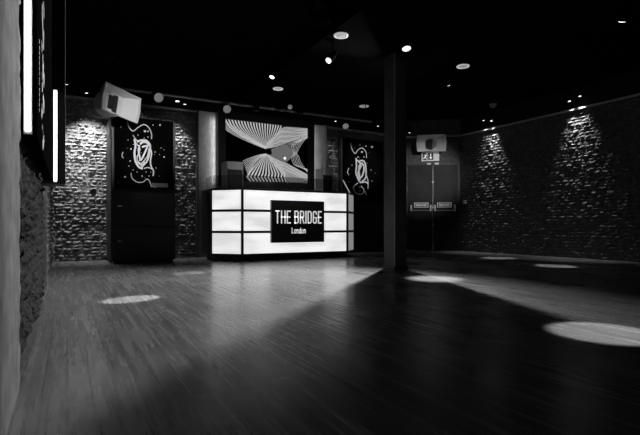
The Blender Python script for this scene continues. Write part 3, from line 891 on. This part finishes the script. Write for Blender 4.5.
def par(px, py, r, label, lens='glass_glow', aim=None, ln=.22):
    p = at(px, py, Y=7.78)
    t = thing('par_can', label, 'stage light', (p.x, 7.9, rz), 'par cans on the lighting rail')
    loc = Vector((p.x, 7.9, rz)); aim = Vector(aim) if aim else Vector((2.2, 3.0, 0.6))
    ax = (aim - p).normalized(); q = (-ax).to_track_quat('Z', 'Y').to_matrix().to_4x4(); T = Matrix.Translation(p - loc) @ q
    MB().lathe([(r * 1.02, -.01), (r * 1.08, 0), (r, .02), (r, ln * .6), (r * .6, ln)], 20, T).build('can_body', M['can'], t, smooth=True)
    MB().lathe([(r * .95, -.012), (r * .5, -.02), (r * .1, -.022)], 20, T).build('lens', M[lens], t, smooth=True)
    mb = MB(); c = p - loc - ax * ln * .4
    for s in (-1, 1):
        e = c + q.to_3x3() @ Vector((s * r * 1.15, 0, 0)); mb.tube([e, (e.x * .8, 0, -.028)], .007, 6)
    mb.tube([(-r, 0, -.028), (r, 0, -.028)], .006, 8)
    mb.build('yoke', M['can'], t)
    return t


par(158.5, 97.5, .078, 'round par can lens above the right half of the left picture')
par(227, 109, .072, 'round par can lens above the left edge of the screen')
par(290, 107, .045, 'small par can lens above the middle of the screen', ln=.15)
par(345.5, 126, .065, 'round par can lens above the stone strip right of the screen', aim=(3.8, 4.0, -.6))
par(256.5, 110, .055, 'black par can pointing straight down above the screen', lens='slot', aim=(2.9, 7.4, .3))
par(279, 109, .05, 'black par can left of the small lens above the screen', lens='slot', aim=(3.2, 7.2, .2))
par(300, 113, .055, 'black par can above the right part of the screen', lens='slot', aim=(3.8, 6.8, .6))

# moving-head fixture near the top of the view
p = at(321, 14, z=2.74)
mh = thing('moving_head_light', 'black moving head lamp under the beam at the top of the view', 'stage light', (p.x, p.y, 2.88))
MB().box((-.12, -.09, -.05), (.12, .09, 0), .01).build('base', M['can'], mh)
MB().box((-.13, -.04, -.20), (-.10, .04, -.04), .006).build('yoke_arm', M['can'], mh)
MB().box((.10, -.04, -.20), (.13, .04, -.04), .006).build('yoke_arm', M['can'], mh)
MB().lathe([(.05, -.10), (.085, -.14), (.085, -.20), (.07, -.25)], 20).build('head', M['can'], mh, smooth=True)

# off-view lamps: one over a floor pool, the rest added to brighten surfaces
def hidden_can(x, y, aim, power, deg, blend, label, zz=None):
    z = (zz or ceil_at(x, y)) - .18
    t = thing('spotlight', label, 'light', (x, y, ceil_at(x, y)), 'spotlights under the ceiling')
    ax = (Vector(aim) - Vector((x, y, z))).normalized(); q = (-ax).to_track_quat('Z', 'Y').to_matrix().to_4x4(); T = Matrix.Translation(Vector((0, 0, z - ceil_at(x, y)))) @ q
    MB().lathe([(.04, 0), (.05, -.004), (.05, .08), (.025, .14)], 16, T).build('can_body', M['can'], t, smooth=True)
    MB().lathe([(.038, -.004), (.02, -.01), (.004, -.012)], 16, T).build('lens', M['lens'], t, smooth=True)
    MB().tube([(0, 0, z - ceil_at(x, y) + .1), (0, 0, 0)], .01, 8).build('stem', M['can'], t)
    l = spot('spot_lamp', Vector((x, y, z)) + ax * .03, aim, power, deg, blend, .02); l.parent = t; l.location = l.location - t.location
    return t


hidden_can(2.58, 1.46, (2.56, 1.45, 0), 800, 12, .4, 'ceiling spotlight over the round pool of light at the right')
hidden_can(.05, 1.3, (-.148, 1.55, .9), 18, 36, .8, 'added unseen spotlight brightening the near left plaster')  # unseen lamp added to lift the grey of the plaster skin
# lamp behind the pillar whose light leaves the pillar's wedge of shadow

hidden_can(1.7, 3.2, (.95, 7.5, 1.95), 420, 20, .8, 'added unseen spotlight brightening the left picture and the tilted horn loudspeaker')  # added out of view so the paint strokes and horn catch light
hidden_can(4.9, 2.5, (5.75, 8.5, 1.9), 800, 11, .8, 'added unseen spotlight brightening the right picture')  # extra lamp outside the frame, put in for the right picture
hidden_can(5.3, 2.0, (hz.x, hz.y, 1.75), 850, 17, 1.0, 'added unseen spotlight brightening the horn loudspeaker over the doors')  # added lamp, unseen, to whiten the wall horn and door bars
# backlight strips behind the display frame
for sx, nm in ((-1, 'left'), (1, 'right')):
    x = fx0 + .03 if sx < 0 else fx1 - .03
    o = part(MB().box((x - .008, YS + .065, 1.4), (x + .008, YS + .085, 2.7)).build('backlight_strip', M['lens_dim']), sc_)
    a = area('backlight_lamp', (x + sx * .02, YS + .095, 2.0), (0, sx * -math.pi / 2, 0), 1.25, .03, 1.6)
    a.parent = sc_; a.location = a.location - sc_.location

hidden_can(1.9, 3.8, (3.35, 7.8, 1.5), 150, 28, .8, 'added unseen spotlight brightening the equipment on the booth')  # fill lamp put in out of view for the monitor speakers
